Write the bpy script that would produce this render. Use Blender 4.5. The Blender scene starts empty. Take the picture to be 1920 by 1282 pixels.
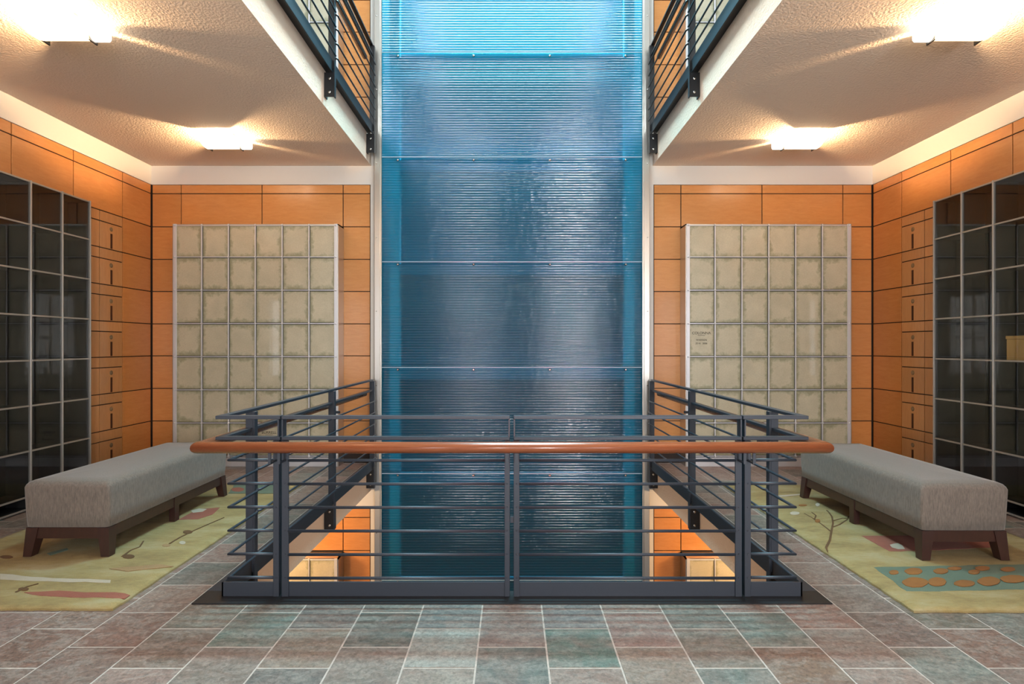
import bpy, bmesh, math, random
from mathutils import Vector, Matrix
random.seed(7)
S = bpy.context.scene
COL = S.collection
PI = math.pi

# ------------------------------------------------------------------ camera / view numbers
F = 1030.0            # focal length in pixels of the 1920 wide frame
H = 1.49              # eye height
CX, CY = 960.0, 648.0 # vanishing point
def YF(py): return F * H / (py - CY)                 # depth of a floor point seen at row py
def FL(px, py):                                      # floor point
    y = YF(py); return ((px - CX) * y / F, y)
YS = F / 1080.0                                       # depths below were measured for 1080

LV = 4.12             # storey height
ZC = 3.778            # ceiling height
YB = 0.006787 * F     # back wall
YC = 0.006574 * F     # face of the pale niche cases
XW = 4.588            # side walls
XE = 1.79             # slab edge of the opening
YR = 3.252            # front railing plane
YE = YR - 0.06        # slab edge in front
YFRONT = -4.2         # wall behind the viewer
ZR = 2 * LV + 0.05    # roof

cam_d = bpy.data.cameras.new('camera'); cam = bpy.data.objects.new('camera', cam_d); COL.objects.link(cam)
cam.location = (0, 0, H); cam.rotation_euler = (PI / 2, 0, 0)
cam_d.sensor_width = 36; cam_d.lens = 36 * F / 1920; cam_d.shift_y = (CY - 641) / 1920
cam_d.clip_start = 0.05
S.camera = cam

# ------------------------------------------------------------------ world, light, exposure
w = bpy.data.worlds.new('world'); S.world = w; w.use_nodes = True
w.node_tree.nodes['Background'].inputs[0].default_value = (0.75, 0.87, 1, 1)
w.node_tree.nodes['Background'].inputs[1].default_value = 0.35
S.view_settings.view_transform = 'Standard'; S.view_settings.look = 'None'
S.view_settings.gamma = 1; S.view_settings.use_curve_mapping = False
S.view_settings.exposure = 0.2
S.cycles.max_bounces = 8; S.cycles.diffuse_bounces = 5; S.cycles.glossy_bounces = 5
S.cycles.transparent_max_bounces = 12; S.cycles.transmission_bounces = 4
S.cycles.caustics_reflective = False; S.cycles.caustics_refractive = False
S.cycles.sample_clamp_indirect = 6

def area(name, loc, rot, sx, sy, energy, col, spread=PI):
    d = bpy.data.lights.new(name, 'AREA'); d.shape = 'RECTANGLE'; d.size = sx; d.size_y = sy
    d.energy = energy; d.color = col; d.spread = spread
    o = bpy.data.objects.new(name, d); COL.objects.link(o); o.location = loc; o.rotation_euler = rot
    return o
DAY = (0.86, 0.94, 1.0)
area('skylight_daylight', (0, 5.1, ZR + 0.1), (0, 0, 0), 3.3, 3.4, 420, DAY)
area('shaft_daylight', (0, YB + 0.32, ZR + 0.1), (0, 0, 0), 3.2, 0.5, 1350, (0.70, 0.94, 1.0))
WIN = [(-1.25, 0.8), (1.95, 0.9)]     # windows behind the viewer (x, width)
for wx, ww in WIN:
    area('window_and_fill_daylight', (wx, YFRONT - 0.05, 1.75), (PI / 2, 0, 0), ww, 2.5, 170 if wx < 0 else 360, (0.96, 0.97, 1.0))
for sx in (-1, 1):   # unseen windows added to brighten the upper storey
    area('window_and_fill_daylight', (sx * (2.9 + XW) / 2, YFRONT - 0.05, 6.0), (PI / 2, 0, 0), XW - 2.9, 2.8, 300, (0.88, 0.97, 1.0))
FILL_WINY = (-3.2, -1.4)                                            # unseen side windows added to keep the hall bright
for sx in (-1, 1):
    area('window_and_fill_daylight', (sx * (XW + 0.05), sum(FILL_WINY) / 2, 1.75), (PI / 2, 0, sx * PI / 2), 1.8, 2.5, 110, (0.96, 0.97, 1.0))
for sx in (-1, 1):   # the lower storey is lit by its own warm ceiling lamps
    for ly in (4.3, 6.0):
        d = bpy.data.lights.new('lower_storey_lamp', 'POINT'); d.energy = 62; d.color = (1.0, 0.66, 0.36); d.shadow_soft_size = 0.12
        o = bpy.data.objects.new('lower_storey_lamp', d); COL.objects.link(o); o.location = (sx * 3.1, ly, -0.62)


# ------------------------------------------------------------------ materials
def lin(c):
    return tuple(((v / 255) / 12.92 if v / 255 <= 0.04045 else ((v / 255 + 0.055) / 1.055) ** 2.4) for v in c) + (1,)
class NT:
    def __init__(s, name):
        s.m = bpy.data.materials.new(name); s.m.use_nodes = True
        s.t = s.m.node_tree; s.n = s.t.nodes; s.b = s.n['Principled BSDF']; s.out = s.n['Material Output']
    def node(s, typ, **kw):
        x = s.n.new(typ)
        for k, v in kw.items():
            if k in ('operation', 'blend_type', 'data_type', 'noise_dimensions', 'wave_type', 'bands_direction', 'feature', 'distance'): setattr(x, k, v)
            else: x.inputs[k].default_value = v
        return x
    def link(s, a, b): s.t.links.new(a, b)
    def math(s, op, a, b=None, clamp=False):
        x = s.n.new('ShaderNodeMath'); x.operation = op; x.use_clamp = clamp
        for i, v in enumerate((a, b)):
            if v is None: continue
            if isinstance(v, (int, float)): x.inputs[i].default_value = v
            else: s.link(v, x.inputs[i])
        return x.outputs[0]
    def ramp(s, fac, stops):
        r = s.n.new('ShaderNodeValToRGB'); e = r.color_ramp.elements
        while len(e) < len(stops): e.new(0.5)
        for el, (p, c) in zip(e, stops): el.position = p; el.color = c if len(c) == 4 else tuple(c) + (1,)
        s.link(fac, r.inputs[0]); return r.outputs[0]
    def mix(s, fac, a, b, blend='MIX'):
        x = s.n.new('ShaderNodeMix'); x.data_type = 'RGBA'; x.blend_type = blend
        for sock, v in ((x.inputs['Factor'], fac), (x.inputs['A'], a), (x.inputs['B'], b)):
            if hasattr(v, 'is_linked') or hasattr(v, 'links'): s.link(v, sock)
            else: sock.default_value = v
        return x.outputs['Result']
    def coords(s, scale=(1, 1, 1), kind='Object', jitter=False):
        tc = s.n.new('ShaderNodeTexCoord'); mp = s.n.new('ShaderNodeMapping'); mp.inputs['Scale'].default_value = scale
        s.link(tc.outputs[kind], mp.inputs['Vector'])
        if jitter:
            oi = s.n.new('ShaderNodeObjectInfo'); c = s.n.new('ShaderNodeCombineXYZ')
            a = s.math('MULTIPLY', oi.outputs['Random'], 37.0); b = s.math('MULTIPLY', oi.outputs['Random'], 91.0)
            s.link(a, c.inputs[0]); s.link(b, c.inputs[1]); s.link(b, c.inputs[2]); s.link(c.outputs[0], mp.inputs['Location'])
        return mp.outputs[0]
    def noise(s, vec, scale, detail=4, rough=0.55, dist=0.0):
        x = s.node('ShaderNodeTexNoise', Scale=scale, Detail=detail, Roughness=rough, Distortion=dist)
        s.link(vec, x.inputs['Vector']); return x.outputs['Fac']
    def bump(s, h, strength, dist=0.01):
        x = s.node('ShaderNodeBump', Strength=strength, Distance=dist); s.link(h, x.inputs['Height']); s.link(x.outputs[0], s.b.inputs['Normal'])
    def set(s, **kw):
        for k, v in kw.items(): s.b.inputs[k.replace('_', ' ')].default_value = v
        return s

def simple(name, rgb, rough=0.5, metal=0.0, spec=0.5):
    n = NT(name); n.set(Base_Color=lin(rgb), Roughness=rough, Metallic=metal); n.b.inputs['Specular IOR Level'].default_value = spec
    return n.m

def mat_plaster(name, rgb, bump=0.25):
    n = NT(name); v = n.coords()
    n.set(Base_Color=lin(rgb), Roughness=0.85); n.bump(n.noise(v, 55, 3), bump, 0.008); return n.m
def mat_wood(name, a, b, stretch, rough=0.3):
    n = NT(name); v = n.coords(stretch, jitter=True)
    g = n.noise(v, 7, 6, 0.6, 0.6); f = n.noise(v, 45, 3, 0.6)
    m = n.math('ADD', n.math('MULTIPLY', g, 0.7), n.math('MULTIPLY', f, 0.3))
    c = n.ramp(m, [(0.3, lin(a)), (0.7, lin(b))])
    oi = n.n.new('ShaderNodeObjectInfo')
    hs = n.node('ShaderNodeHueSaturation'); n.link(c, hs.inputs['Color'])
    n.link(n.math('ADD', n.math('MULTIPLY', oi.outputs['Random'], 0.14), 0.93), hs.inputs['Value'])
    n.link(hs.outputs[0], n.b.inputs['Base Color']); n.set(Roughness=rough)
    n.b.inputs['Coat Weight'].default_value = 0.25; n.b.inputs['Coat Roughness'].default_value = 0.12
    n.bump(f, 0.04, 0.002); return n.m
def mat_steel(name, rgb, rough, metal=1.0):
    n = NT(name); v = n.coords((1, 1, 0.06)); f = n.noise(v, 160, 2)
    n.set(Base_Color=lin(rgb), Metallic=metal)
    n.link(n.math('ADD', n.math('MULTIPLY', f, 0.15), rough - 0.07), n.b.inputs['Roughness']); return n.m

M = {}
M['ceil'] = mat_plaster('ceiling_plaster', (240, 218, 197), 0.9)
M['white'] = mat_plaster('white_plaster', (226, 221, 213), 0.08)
M['reveal'] = simple('dark_reveal', (38, 24, 16), 0.7)
M['panel'] = mat_wood('figured_anigre', (200, 130, 68), (214, 148, 86), (1.0, 1.0, 5.0), 0.3)
M['doorwood'] = mat_wood('door_anigre', (194, 140, 88), (208, 154, 102), (5.0, 5.0, 0.8), 0.4)
M['handrail'] = mat_wood('cherry_handrail', (128, 70, 44), (152, 88, 56), (0.6, 0.6, 9.0), 0.25)
M['legwood'] = mat_wood('dark_stained_wood', (46, 27, 24), (62, 36, 31), (6, 6, 0.8), 0.35)
M['urnwood'] = mat_wood('pale_box_wood', (206, 160, 84), (222, 178, 100), (4, 4, 1), 0.35)
M['iron'] = simple('slate_blue_painted_steel', (50, 55, 64), 0.42, 0.2)
M['black'] = simple('black_painted_steel', (34, 34, 36), 0.4, 0.2)
M['steel'] = mat_steel('brushed_steel', (222, 222, 226), 0.34, 0.4)
M['steel_dim'] = mat_steel('dull_steel_bar', (170, 166, 160), 0.34, 0.6)
M['channel'] = mat_steel('satin_steel_channel', (205, 200, 192), 0.34)
M['bolt'] = simple('polished_bolt', (190, 188, 182), 0.25, 1.0)
M['niche'] = simple('charcoal_niche_lining', (20, 19, 19), 0.6)
M['nickel'] = simple('worn_nickel_lock', (150, 130, 100), 0.45, 0.5)
M['slot'] = simple('dark_slot', (70, 34, 12), 0.8)
M['ink'] = simple('dark_lettering', (58, 54, 44), 0.7)
M['signbox'] = simple('sign_housing', (60, 60, 60), 0.5)
M['frontwall'] = simple('dark_grey_wall', (74, 74, 74), 0.6)
M['strip'] = simple('pale_seam_strip', (150, 182, 196), 0.5)
M['lowerfloor'] = simple('lower_storey_floor', (120, 110, 104), 0.5)

n = NT('grout'); v = n.coords(); n.link(n.ramp(n.noise(v, 40, 3), [(0.3, lin((168, 156, 148))), (0.7, lin((192, 180, 170)))]), n.b.inputs['Base Color']); n.set(Roughness=0.8); M['grout'] = n.m

n = NT('riven_slate')
v = n.coords(jitter=True); vs = n.coords((2.4, 4.5, 1), jitter=True)
oi = n.n.new('ShaderNodeObjectInfo')
big = n.noise(v, 5, 5, 0.6, 0.8); fine = n.noise(v, 48, 6, 0.78, 0.5); vein = n.noise(vs, 3.2, 6, 0.65, 1.2)
c1 = n.mix(n.ramp(big, [(0.38, (0, 0, 0)), (0.68, (1, 1, 1))]), oi.outputs['Color'], lin((122, 100, 92)))
c1 = n.mix(0.6, oi.outputs['Color'], c1)
c2 = n.mix(n.math('MULTIPLY', n.ramp(vein, [(0.46, (0, 0, 0)), (0.56, (1, 1, 1))]), 0.3), c1, lin((156, 150, 142)))
c3 = n.mix(0.95, c2, n.ramp(fine, [(0.3, (0.42, 0.42, 0.42)), (0.5, (0.95, 0.94, 0.92)), (0.72, (1.5, 1.46, 1.42))]), 'MULTIPLY')
n.b.inputs['Specular IOR Level'].default_value = 0.35
n.link(c3, n.b.inputs['Base Color'])
n.link(n.math('ADD', n.math('MULTIPLY', fine, 0.25), 0.42), n.b.inputs['Roughness'])
n.bump(n.math('ADD', fine, n.math('MULTIPLY', vein, 1.5)), 0.35, 0.004); M['slate'] = n.m

n = NT('parchment_glass')
tc = n.n.new('ShaderNodeTexCoord'); sp = n.n.new('ShaderNodeSeparateXYZ'); n.link(tc.outputs['Generated'], sp.inputs[0])
ax = n.math('MULTIPLY', n.math('ABSOLUTE', n.math('SUBTRACT', sp.outputs[0], 0.5)), 2.0)
az = n.math('MULTIPLY', n.math('ABSOLUTE', n.math('SUBTRACT', sp.outputs[2], 0.5)), 2.0)
ed = n.math('MAXIMUM', ax, az)
v = n.coords(jitter=True)
nz = n.noise(v, 22, 5, 0.7); nb = n.noise(v, 5, 3, 0.5); nf = n.noise(v, 70, 3, 0.6)
e2 = n.math('ADD', ed, n.math('ADD', n.math('MULTIPLY', n.math('SUBTRACT', nz, 0.5), 0.75), n.math('MULTIPLY', n.math('SUBTRACT', nb, 0.5), 0.75)))
base = n.ramp(nb, [(0.3, lin((184, 177, 152))), (0.7, lin((198, 190, 164)))])
base = n.mix(0.35, base, n.ramp(nf, [(0.3, (0.8, 0.8, 0.8)), (0.7, (1.15, 1.15, 1.15))]), 'MULTIPLY')
n.link(n.mix(n.ramp(e2, [(0.74, (0, 0, 0)), (1.2, (0.75, 0.75, 0.75))]), base, lin((134, 134, 104))), n.b.inputs['Base Color'])
n.set(Roughness=0.4); n.b.inputs['Coat Weight'].default_value = 1.0; n.b.inputs['Coat Roughness'].default_value = 0.03
M['pane'] = n.m

n = NT('clear_glass')
n.n.remove(n.b)
tr = n.n.new('ShaderNodeBsdfTransparent'); tr.inputs[0].default_value = (0.86, 0.88, 0.88, 1)
gl = n.n.new('ShaderNodeBsdfGlossy'); gl.inputs['Roughness'].default_value = 0.01
lw = n.n.new('ShaderNodeLayerWeight'); lw.inputs['Blend'].default_value = 0.5
fac = n.math('ADD', n.math('MULTIPLY', n.math('POWER', lw.outputs['Facing'], 5.0), 0.9), 0.04)
mx = n.n.new('ShaderNodeMixShader'); n.link(fac, mx.inputs[0]); n.link(tr.outputs[0], mx.inputs[1]); n.link(gl.outputs[0], mx.inputs[2]); n.link(mx.outputs[0], n.out.inputs[0])
M['glass'] = n.m

# ribbed glass with a film of water
n = NT('blue_ribbed_water_glass')
v = n.coords((1.0, 1.0, 1.0)); vw = n.coords((3.0, 1.0, 1.2))
wob = n.noise(vw, 6, 5, 0.65, 0.6); sp_ = n.noise(v, 60, 3, 0.7)
bp = n.node('ShaderNodeBump', Strength=0.11, Distance=0.02); vm = n.coords((1.0, 1.0, 2.2)); patch = n.ramp(n.noise(vm, 1.6, 4, 0.6, 0.8), [(0.5, (0, 0, 0)), (0.62, (1, 1, 1))])
drops = n.noise(v, 48, 2, 0.5); n.link(n.math('ADD', wob, n.math('MULTIPLY', n.math('MULTIPLY', drops, patch), 0.55)), bp.inputs['Height'])
n.n.remove(n.b)
tr = n.n.new('ShaderNodeBsdfTransparent'); tr.inputs[0].default_value = (0.22, 0.82, 0.92, 1)
tl = n.n.new('ShaderNodeBsdfTranslucent'); tl.inputs[0].default_value = (0.01, 0.56, 0.72, 1)
df = n.n.new('ShaderNodeBsdfDiffuse'); df.inputs[0].default_value = (0.006, 0.26, 0.38, 1)
gl = n.n.new('ShaderNodeBsdfGlossy'); gl.inputs['Roughness'].default_value = 0.035; n.link(bp.outputs[0], gl.inputs['Normal'])
fr = n.n.new('ShaderNodeFresnel'); fr.inputs[0].default_value = 1.7; n.link(bp.outputs[0], fr.inputs['Normal'])
m0 = n.n.new('ShaderNodeMixShader'); m0.inputs[0].default_value = 0.16; n.link(tl.outputs[0], m0.inputs[1]); n.link(df.outputs[0], m0.inputs[2])
m1 = n.n.new('ShaderNodeMixShader'); m1.inputs[0].default_value = 0.42; n.link(tr.outputs[0], m1.inputs[1]); n.link(m0.outputs[0], m1.inputs[2])
mx = n.n.new('ShaderNodeMixShader'); n.link(fr.outputs[0], mx.inputs[0]); n.link(m1.outputs[0], mx.inputs[1]); n.link(gl.outputs[0], mx.inputs[2]); n.link(mx.outputs[0], n.out.inputs[0])
M['water'] = n.m
M['bluepost'] = simple('pale_blue_support', (150, 214, 245), 0.5)
M['bluerail'] = simple('blue_support_rail', (84, 146, 180), 0.5)
M['shaftback'] = simple('dark_teal_backing', (12, 92, 112), 0.7)

n = NT('heathered_grey_fabric')
v = n.coords((1, 1, 0.18)); v2 = n.coords()
f1 = n.noise(v, 120, 4, 0.7); f2 = n.noise(v2, 260, 2)
n.link(n.ramp(f1, [(0.3, lin((92, 84, 77))), (0.7, lin((124, 113, 104)))]), n.b.inputs['Base Color'])
n.set(Roughness=0.85); n.b.inputs['Sheen Weight'].default_value = 0.35; n.b.inputs['Sheen Roughness'].default_value = 0.4
n.bump(f2, 0.3, 0.002); M['fabric'] = n.m

def mat_rug(name, stops, scale=2.2):
    n = NT(name); v = n.coords((1, 2.2, 1)); vv = n.coords()
    b = n.noise(v, scale, 4, 0.55, 0.3); f = n.noise(vv, 140, 3, 0.7); g = n.noise(v, 18, 3)
    k = n.math('ADD', n.math('MULTIPLY', b, 0.75), n.math('MULTIPLY', g, 0.25))
    c = n.ramp(k, [(p, lin(x)) for p, x in stops])
    c = n.mix(0.4, c, n.ramp(f, [(0.25, (0.7, 0.7, 0.7)), (0.75, (1.2, 1.2, 1.2))]), 'MULTIPLY')
    n.link(c, n.b.inputs['Base Color']); n.set(Roughness=0.95); n.b.inputs['Sheen Weight'].default_value = 0.05
    n.bump(f, 0.8, 0.006); return n.m
M['rug'] = mat_rug('olive_gold_wool', [(0.32, (122, 102, 62)), (0.5, (150, 130, 82)), (0.66, (160, 146, 108))])
M['rug_red'] = mat_rug('brick_red_wool', [(0.3, (132, 70, 54)), (0.7, (150, 88, 68))])
M['rug_teal'] = mat_rug('sage_teal_wool', [(0.3, (82, 100, 86)), (0.7, (100, 114, 94))])
M['rug_orange'] = mat_rug('ochre_wool', [(0.3, (128, 78, 26)), (0.7, (148, 96, 36))])
M['rug_white'] = mat_rug('ivory_wool', [(0.3, (170, 156, 136)), (0.7, (186, 174, 156))])
M['rug_brown'] = mat_rug('brown_wool', [(0.3, (84, 54, 20)), (0.7, (100, 68, 30))])
M['rug_pink'] = mat_rug('faded_pink_wool', [(0.3, (146, 112, 76)), (0.7, (152, 124, 84))])

def emit(name, rgb, k):
    n = NT(name); n.set(Base_Color=(0.8, 0.8, 0.8, 1)); n.b.inputs['Emission Color'].default_value = tuple(rgb) + (1,); n.b.inputs['Emission Strength'].default_value = k
    return n.m
M['shade'] = emit('glowing_glass_shade', (1.0, 0.76, 0.48), 4.5)
M['tube'] = emit('lit_tube', (1.0, 0.86, 0.66), 9.0)

# ------------------------------------------------------------------ mesh helpers
class B:
    def __init__(s): s.bm = bmesh.new()
    def box(s, x0, x1, y0, y1, z0, z1, mi=0, bev=0.0, seg=1):
        vs = [s.bm.verts.new((x, y, z)) for x in (min(x0, x1), max(x0, x1)) for y in (min(y0, y1), max(y0, y1)) for z in (min(z0, z1), max(z0, z1))]
        fs = []
        for q in ((0, 1, 3, 2), (4, 6, 7, 5), (0, 4, 5, 1), (2, 3, 7, 6), (0, 2, 6, 4), (1, 5, 7, 3)):
            f = s.bm.faces.new([vs[i] for i in q]); f.material_index = mi; fs.append(f)
        if bev:
            es = list({e for f in fs for e in f.edges})
            r = bmesh.ops.bevel(s.bm, geom=es, offset=bev, segments=seg, profile=0.5, affect='EDGES')
            for f in r['faces']: f.material_index = mi
        return s
    def prism(s, pts, z0, z1, mi=0):                       # polygon in xy, extruded in z
        a = [s.bm.verts.new((x, y, z0)) for x, y in pts]; b = [s.bm.verts.new((x, y, z1)) for x, y in pts]
        n_ = len(pts); fs = [s.bm.faces.new(a[::-1]), s.bm.faces.new(b)]
        for i in range(n_): fs.append(s.bm.faces.new((a[i], a[(i + 1) % n_], b[(i + 1) % n_], b[i])))
        for f in fs: f.material_index = mi
        return s
    def hexa(s, lo, hi, mi=0):                             # two quads of 4 points each
        a = [s.bm.verts.new(p) for p in lo]; b = [s.bm.verts.new(p) for p in hi]
        fs = [s.bm.faces.new(a[::-1]), s.bm.faces.new(b)] + [s.bm.faces.new((a[i], a[(i + 1) % 4], b[(i + 1) % 4], b[i])) for i in range(4)]
        for f in fs: f.material_index = mi
        return s
    def tube(s, pts, r, n_=10, rz=None, cap=True):         # mitred sweep of an ellipse along a polyline
        pts = [Vector(p) for p in pts]; rings = []
        for i, p in enumerate(pts):
            d0 = (p - pts[i - 1]).normalized() if i else None
            d1 = (pts[i + 1] - p).normalized() if i < len(pts) - 1 else None
            t = ((d0 + d1).normalized() if d0 is not None and d1 is not None else (d0 if d0 is not None else d1))
            up = Vector((0, 0, 1)) if abs(t.z) < 0.95 else Vector((0, 1, 0))
            side = t.cross(up).normalized(); u = side.cross(t).normalized()
            k = 1.0
            if d0 is not None and d1 is not None: k = 1 / max(0.3, math.cos(d0.angle(d1) / 2))
            rings.append([s.bm.verts.new(p + side * math.cos(2 * PI * j / n_) * r * k + u * math.sin(2 * PI * j / n_) * (rz or r)) for j in range(n_)])
        for a, b in zip(rings, rings[1:]):
            for j in range(n_): f = s.bm.faces.new((a[j], a[(j + 1) % n_], b[(j + 1) % n_], b[j])); f.smooth = True
        if cap: s.bm.faces.new(rings[0][::-1]); s.bm.faces.new(rings[-1])
        return s
    def dome(s, c, r, axis, h=0.6, n_=12):                 # flat-backed button
        c = Vector(c); ax = Vector(axis).normalized(); up = Vector((0, 0, 1)) if abs(ax.z) < 0.9 else Vector((1, 0, 0))
        a = ax.cross(up).normalized(); b = ax.cross(a).normalized(); rings = []
        for t in (0.0, 0.5, 0.8):
            rr = r * math.cos(t * PI / 2)
            rings.append([s.bm.verts.new(c + a * math.cos(2 * PI * j / n_) * rr + b * math.sin(2 * PI * j / n_) * rr + ax * r * h * math.sin(t * PI / 2)) for j in range(n_)])
        for p, q in zip(rings, rings[1:]):
            for j in range(n_): f = s.bm.faces.new((p[j], p[(j + 1) % n_], q[(j + 1) % n_], q[j])); f.smooth = True
        s.bm.faces.new(rings[-1]); s.bm.faces.new(rings[0][::-1]); return s
    def mesh(s, name):
        bmesh.ops.recalc_face_normals(s.bm, faces=s.bm.faces[:])
        me = bpy.data.meshes.new(name); s.bm.to_mesh(me); s.bm.free(); return me

def wpos(o):
    p = Vector((0, 0, 0))
    while o: p += o.location; o = o.parent
    return p
def obj(name, me, mats, parent=None, loc=None):
    """world-space mesh (loc None) or shared mesh placed at world loc, linked as one object"""
    if isinstance(me, B): me = me.mesh(name)
    if mats is not None and not me.materials:
        for m in (mats if isinstance(mats, (list, tuple)) else [mats]): me.materials.append(m)
    o = bpy.data.objects.new(name, me); COL.objects.link(o)
    base = wpos(parent) if parent else Vector((0, 0, 0))
    if parent: o.parent = parent
    o.location = (Vector(loc) if loc is not None else Vector((0, 0, 0))) - base
    return o
def tag(o, label=None, cat=None, group=None, kind=None):
    for k, v_ in (('label', label), ('category', cat), ('group', group), ('kind', kind)):
        if v_: o[k] = v_
    return o
def thing(name, loc, label, cat, group=None):
    o = bpy.data.objects.new(name, None); COL.objects.link(o); o.location = loc; o.empty_display_size = 0.1
    return tag(o, label, cat, group)
def text(body, size, mat, parent, loc, rot, name='lettering', ext=0.0008, align='CENTER'):
    c = bpy.data.curves.new(name, 'FONT'); c.body = body; c.size = size; c.extrude = ext; c.align_x = align; c.align_y = 'CENTER'
    t = bpy.data.objects.new(name + '_tmp', c); COL.objects.link(t)
    bpy.context.view_layer.update()
    me = bpy.data.meshes.new_from_object(t.evaluated_get(bpy.context.evaluated_depsgraph_get()))
    bpy.data.objects.remove(t); bpy.data.curves.remove(c)
    me.transform(Matrix.Rotation(rot[2], 4, 'Z') @ Matrix.Rotation(rot[0], 4, 'X'))
    me.materials.clear(); me.materials.append(mat)
    return obj(name, me, None, parent, loc)

# ------------------------------------------------------------------ the setting: slabs
def slab(name, z_top, z_bot, mats, front):
    b = B()
    b.box(-XW - 0.1, -XE, front, YB + 0.1, z_bot, z_top); b.box(XE, XW + 0.1, front, YB + 0.1, z_bot, z_top)
    b.box(-XE, XE, front, YE, z_bot, z_top)
    for f in b.bm.faces: f.material_index = 0
    b.bm.normal_update()
    for f in b.bm.faces:
        f.material_index = 1 if f.normal.z < 0.5 and f.calc_center_median().z < z_top - 0.001 else 0
    return tag(obj(name, b, mats), kind='structure')
FLOOR_Z = -0.0016
floor = slab('floor', FLOOR_Z, ZC - LV, [M['grout'], M['ceil']], YFRONT)
tag(floor, 'floor of riven slate tiles with pale grout around the opening', 'floor')
ceiling = slab('ceiling', LV, ZC, [M['lowerfloor'], M['ceil']], YFRONT)
tag(ceiling, 'textured beige plaster ceiling under the upper gallery', 'ceiling')
lowfloor = tag(obj('floor', B().box(-XW - 0.1, XW + 0.1, 1.0, YB + 0.8, -LV - 0.2, -LV), M['lowerfloor']), 'floor of the storey below seen through the opening', 'floor', kind='structure')
rb = B()
rb.box(-XW - 0.1, -1.75, YFRONT, YB + 0.8, ZR, ZR + 0.2); rb.box(1.75, XW + 0.1, YFRONT, YB + 0.8, ZR, ZR + 0.2)
rb.box(-1.75, 1.75, YFRONT, 3.3, ZR, ZR + 0.2)
tag(obj('ceiling', rb, M['white']), 'white roof above the upper gallery with a skylight opening', 'ceiling', kind='structure')

# slate tiles: columns run away from the viewer, joints staggered by half
TW, TL, J0 = 0.338, 0.371 * YS, 3.220 * YS
PAL = [(112, 104, 100), (100, 104, 100), (126, 106, 100), (130, 114, 108), (94, 94, 92), (112, 98, 92), (104, 112, 108), (132, 120, 114), (118, 104, 96)]
FIX = {(0, -1): (120, 110, 106), (0, -2): (92, 101, 98), (1, -1): (88, 108, 102), (1, 0): (112, 110, 110), (1, -2): (124, 110, 102), (-1, -1): (140, 146, 142),
       (-1, 0): (104, 110, 110), (-1, -2): (128, 122, 114), (2, -1): (136, 116, 110), (2, -2): (124, 112, 102), (-2, -1): (88, 94, 90), (-2, -2): (118, 112, 106),
       (3, -1): (110, 106, 98), (3, 0): (104, 108, 103), (3, -2): (98, 108, 104), (-3, -1): (120, 112, 102), (-3, 0): (100, 98, 96), (-4, -1): (96, 110, 104), (-4, -2): (112, 106, 100),
       (4, -1): (104, 114, 109), (4, -2): (114, 96, 84), (-5, -1): (110, 100, 92), (5, -1): (128, 118, 112), (-6, -1): (120, 98, 90), (5, 0): (138, 112, 104), (6, 0): (112, 108, 104),
       (-6, 0): (132, 116, 108), (-5, 0): (108, 104, 96), (6, -1): (108, 98, 94), (7, -1): (112, 92, 84), (7, 0): (100, 100, 92), (-7, -1): (112, 92, 84), (-7, 0): (122, 106, 98), (-8, 0): (118, 108, 104)}
tile_cache = {}
def tile_mesh(w_, l_):
    k = (round(w_, 3), round(l_, 3))
    if k not in tile_cache:
        g = 0.0045
        tile_cache[k] = B().box(-w_ / 2 + g, w_ / 2 - g, -l_ / 2 + g * 1.3, l_ / 2 - g * 1.3, -0.0015, 0.0, bev=0.001).mesh('slate_tile')
        tile_cache[k].materials.append(M['slate'])
    return tile_cache[k]
RUGX0, RUGX1 = 2.24, 3.92
ntile = 0
for i in range(-14, 15):
    x0, x1 = (i - 0.5) * TW, (i + 0.5) * TW
    x0, x1 = max(x0, -XW + 0.02), min(x1, XW - 0.02)
    if x1 - x0 < 0.05: continue
    for k in range(-5, 13):
        y0 = J0 - (TL / 2 if i % 2 else 0) + k * TL; y1 = min(y0 + TL, YB - 0.01)
        if y1 < 1.45 or y1 - y0 < 0.04: continue
        a0, a1 = x0, x1
        if y1 > YE + 0.01 and a1 > -XE and a0 < XE:            # clip at the opening
            if abs(i) < 5: 
                y1 = min(y1, YE)
                if y1 - y0 < 0.03: continue
            elif y0 >= YE - 0.12:
                if i > 0: a0 = max(a0, XE)
                else: a1 = min(a1, -XE)
            else: y1 = min(y1, YE) if abs((a0 + a1) / 2) < XE else y1
        if a1 - a0 < 0.03: continue
        am = min(abs(a0), abs(a1)); ax_ = max(abs(a0), abs(a1))
        if am > RUGX0 + 0.03 and ax_ < RUGX1 - 0.03 and y0 > 3.1 and y1 < 5.7: continue        # under the rugs
        if min(am, ax_) * F / max(y1, 0.5) > 1150: continue                                     # well outside the frame
        t = obj('slate_tile', tile_mesh(a1 - a0, y1 - y0), None, floor, ((a0 + a1) / 2, (y0 + y1) / 2, random.uniform(0, 0.0009)))
        t.rotation_euler.x = random.uniform(-0.0015, 0.0015); t.rotation_euler.y = random.uniform(-0.0015, 0.0015)
        c = FIX.get((i, k)) or random.choice(PAL); j = random.uniform(-6, 6); c = (c[0] + 3, c[1] - 1, c[2] - 3)
        t.color = lin((c[0] + j, c[1] + j, c[2] + j)); ntile += 1
print('tiles', ntile)

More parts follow.
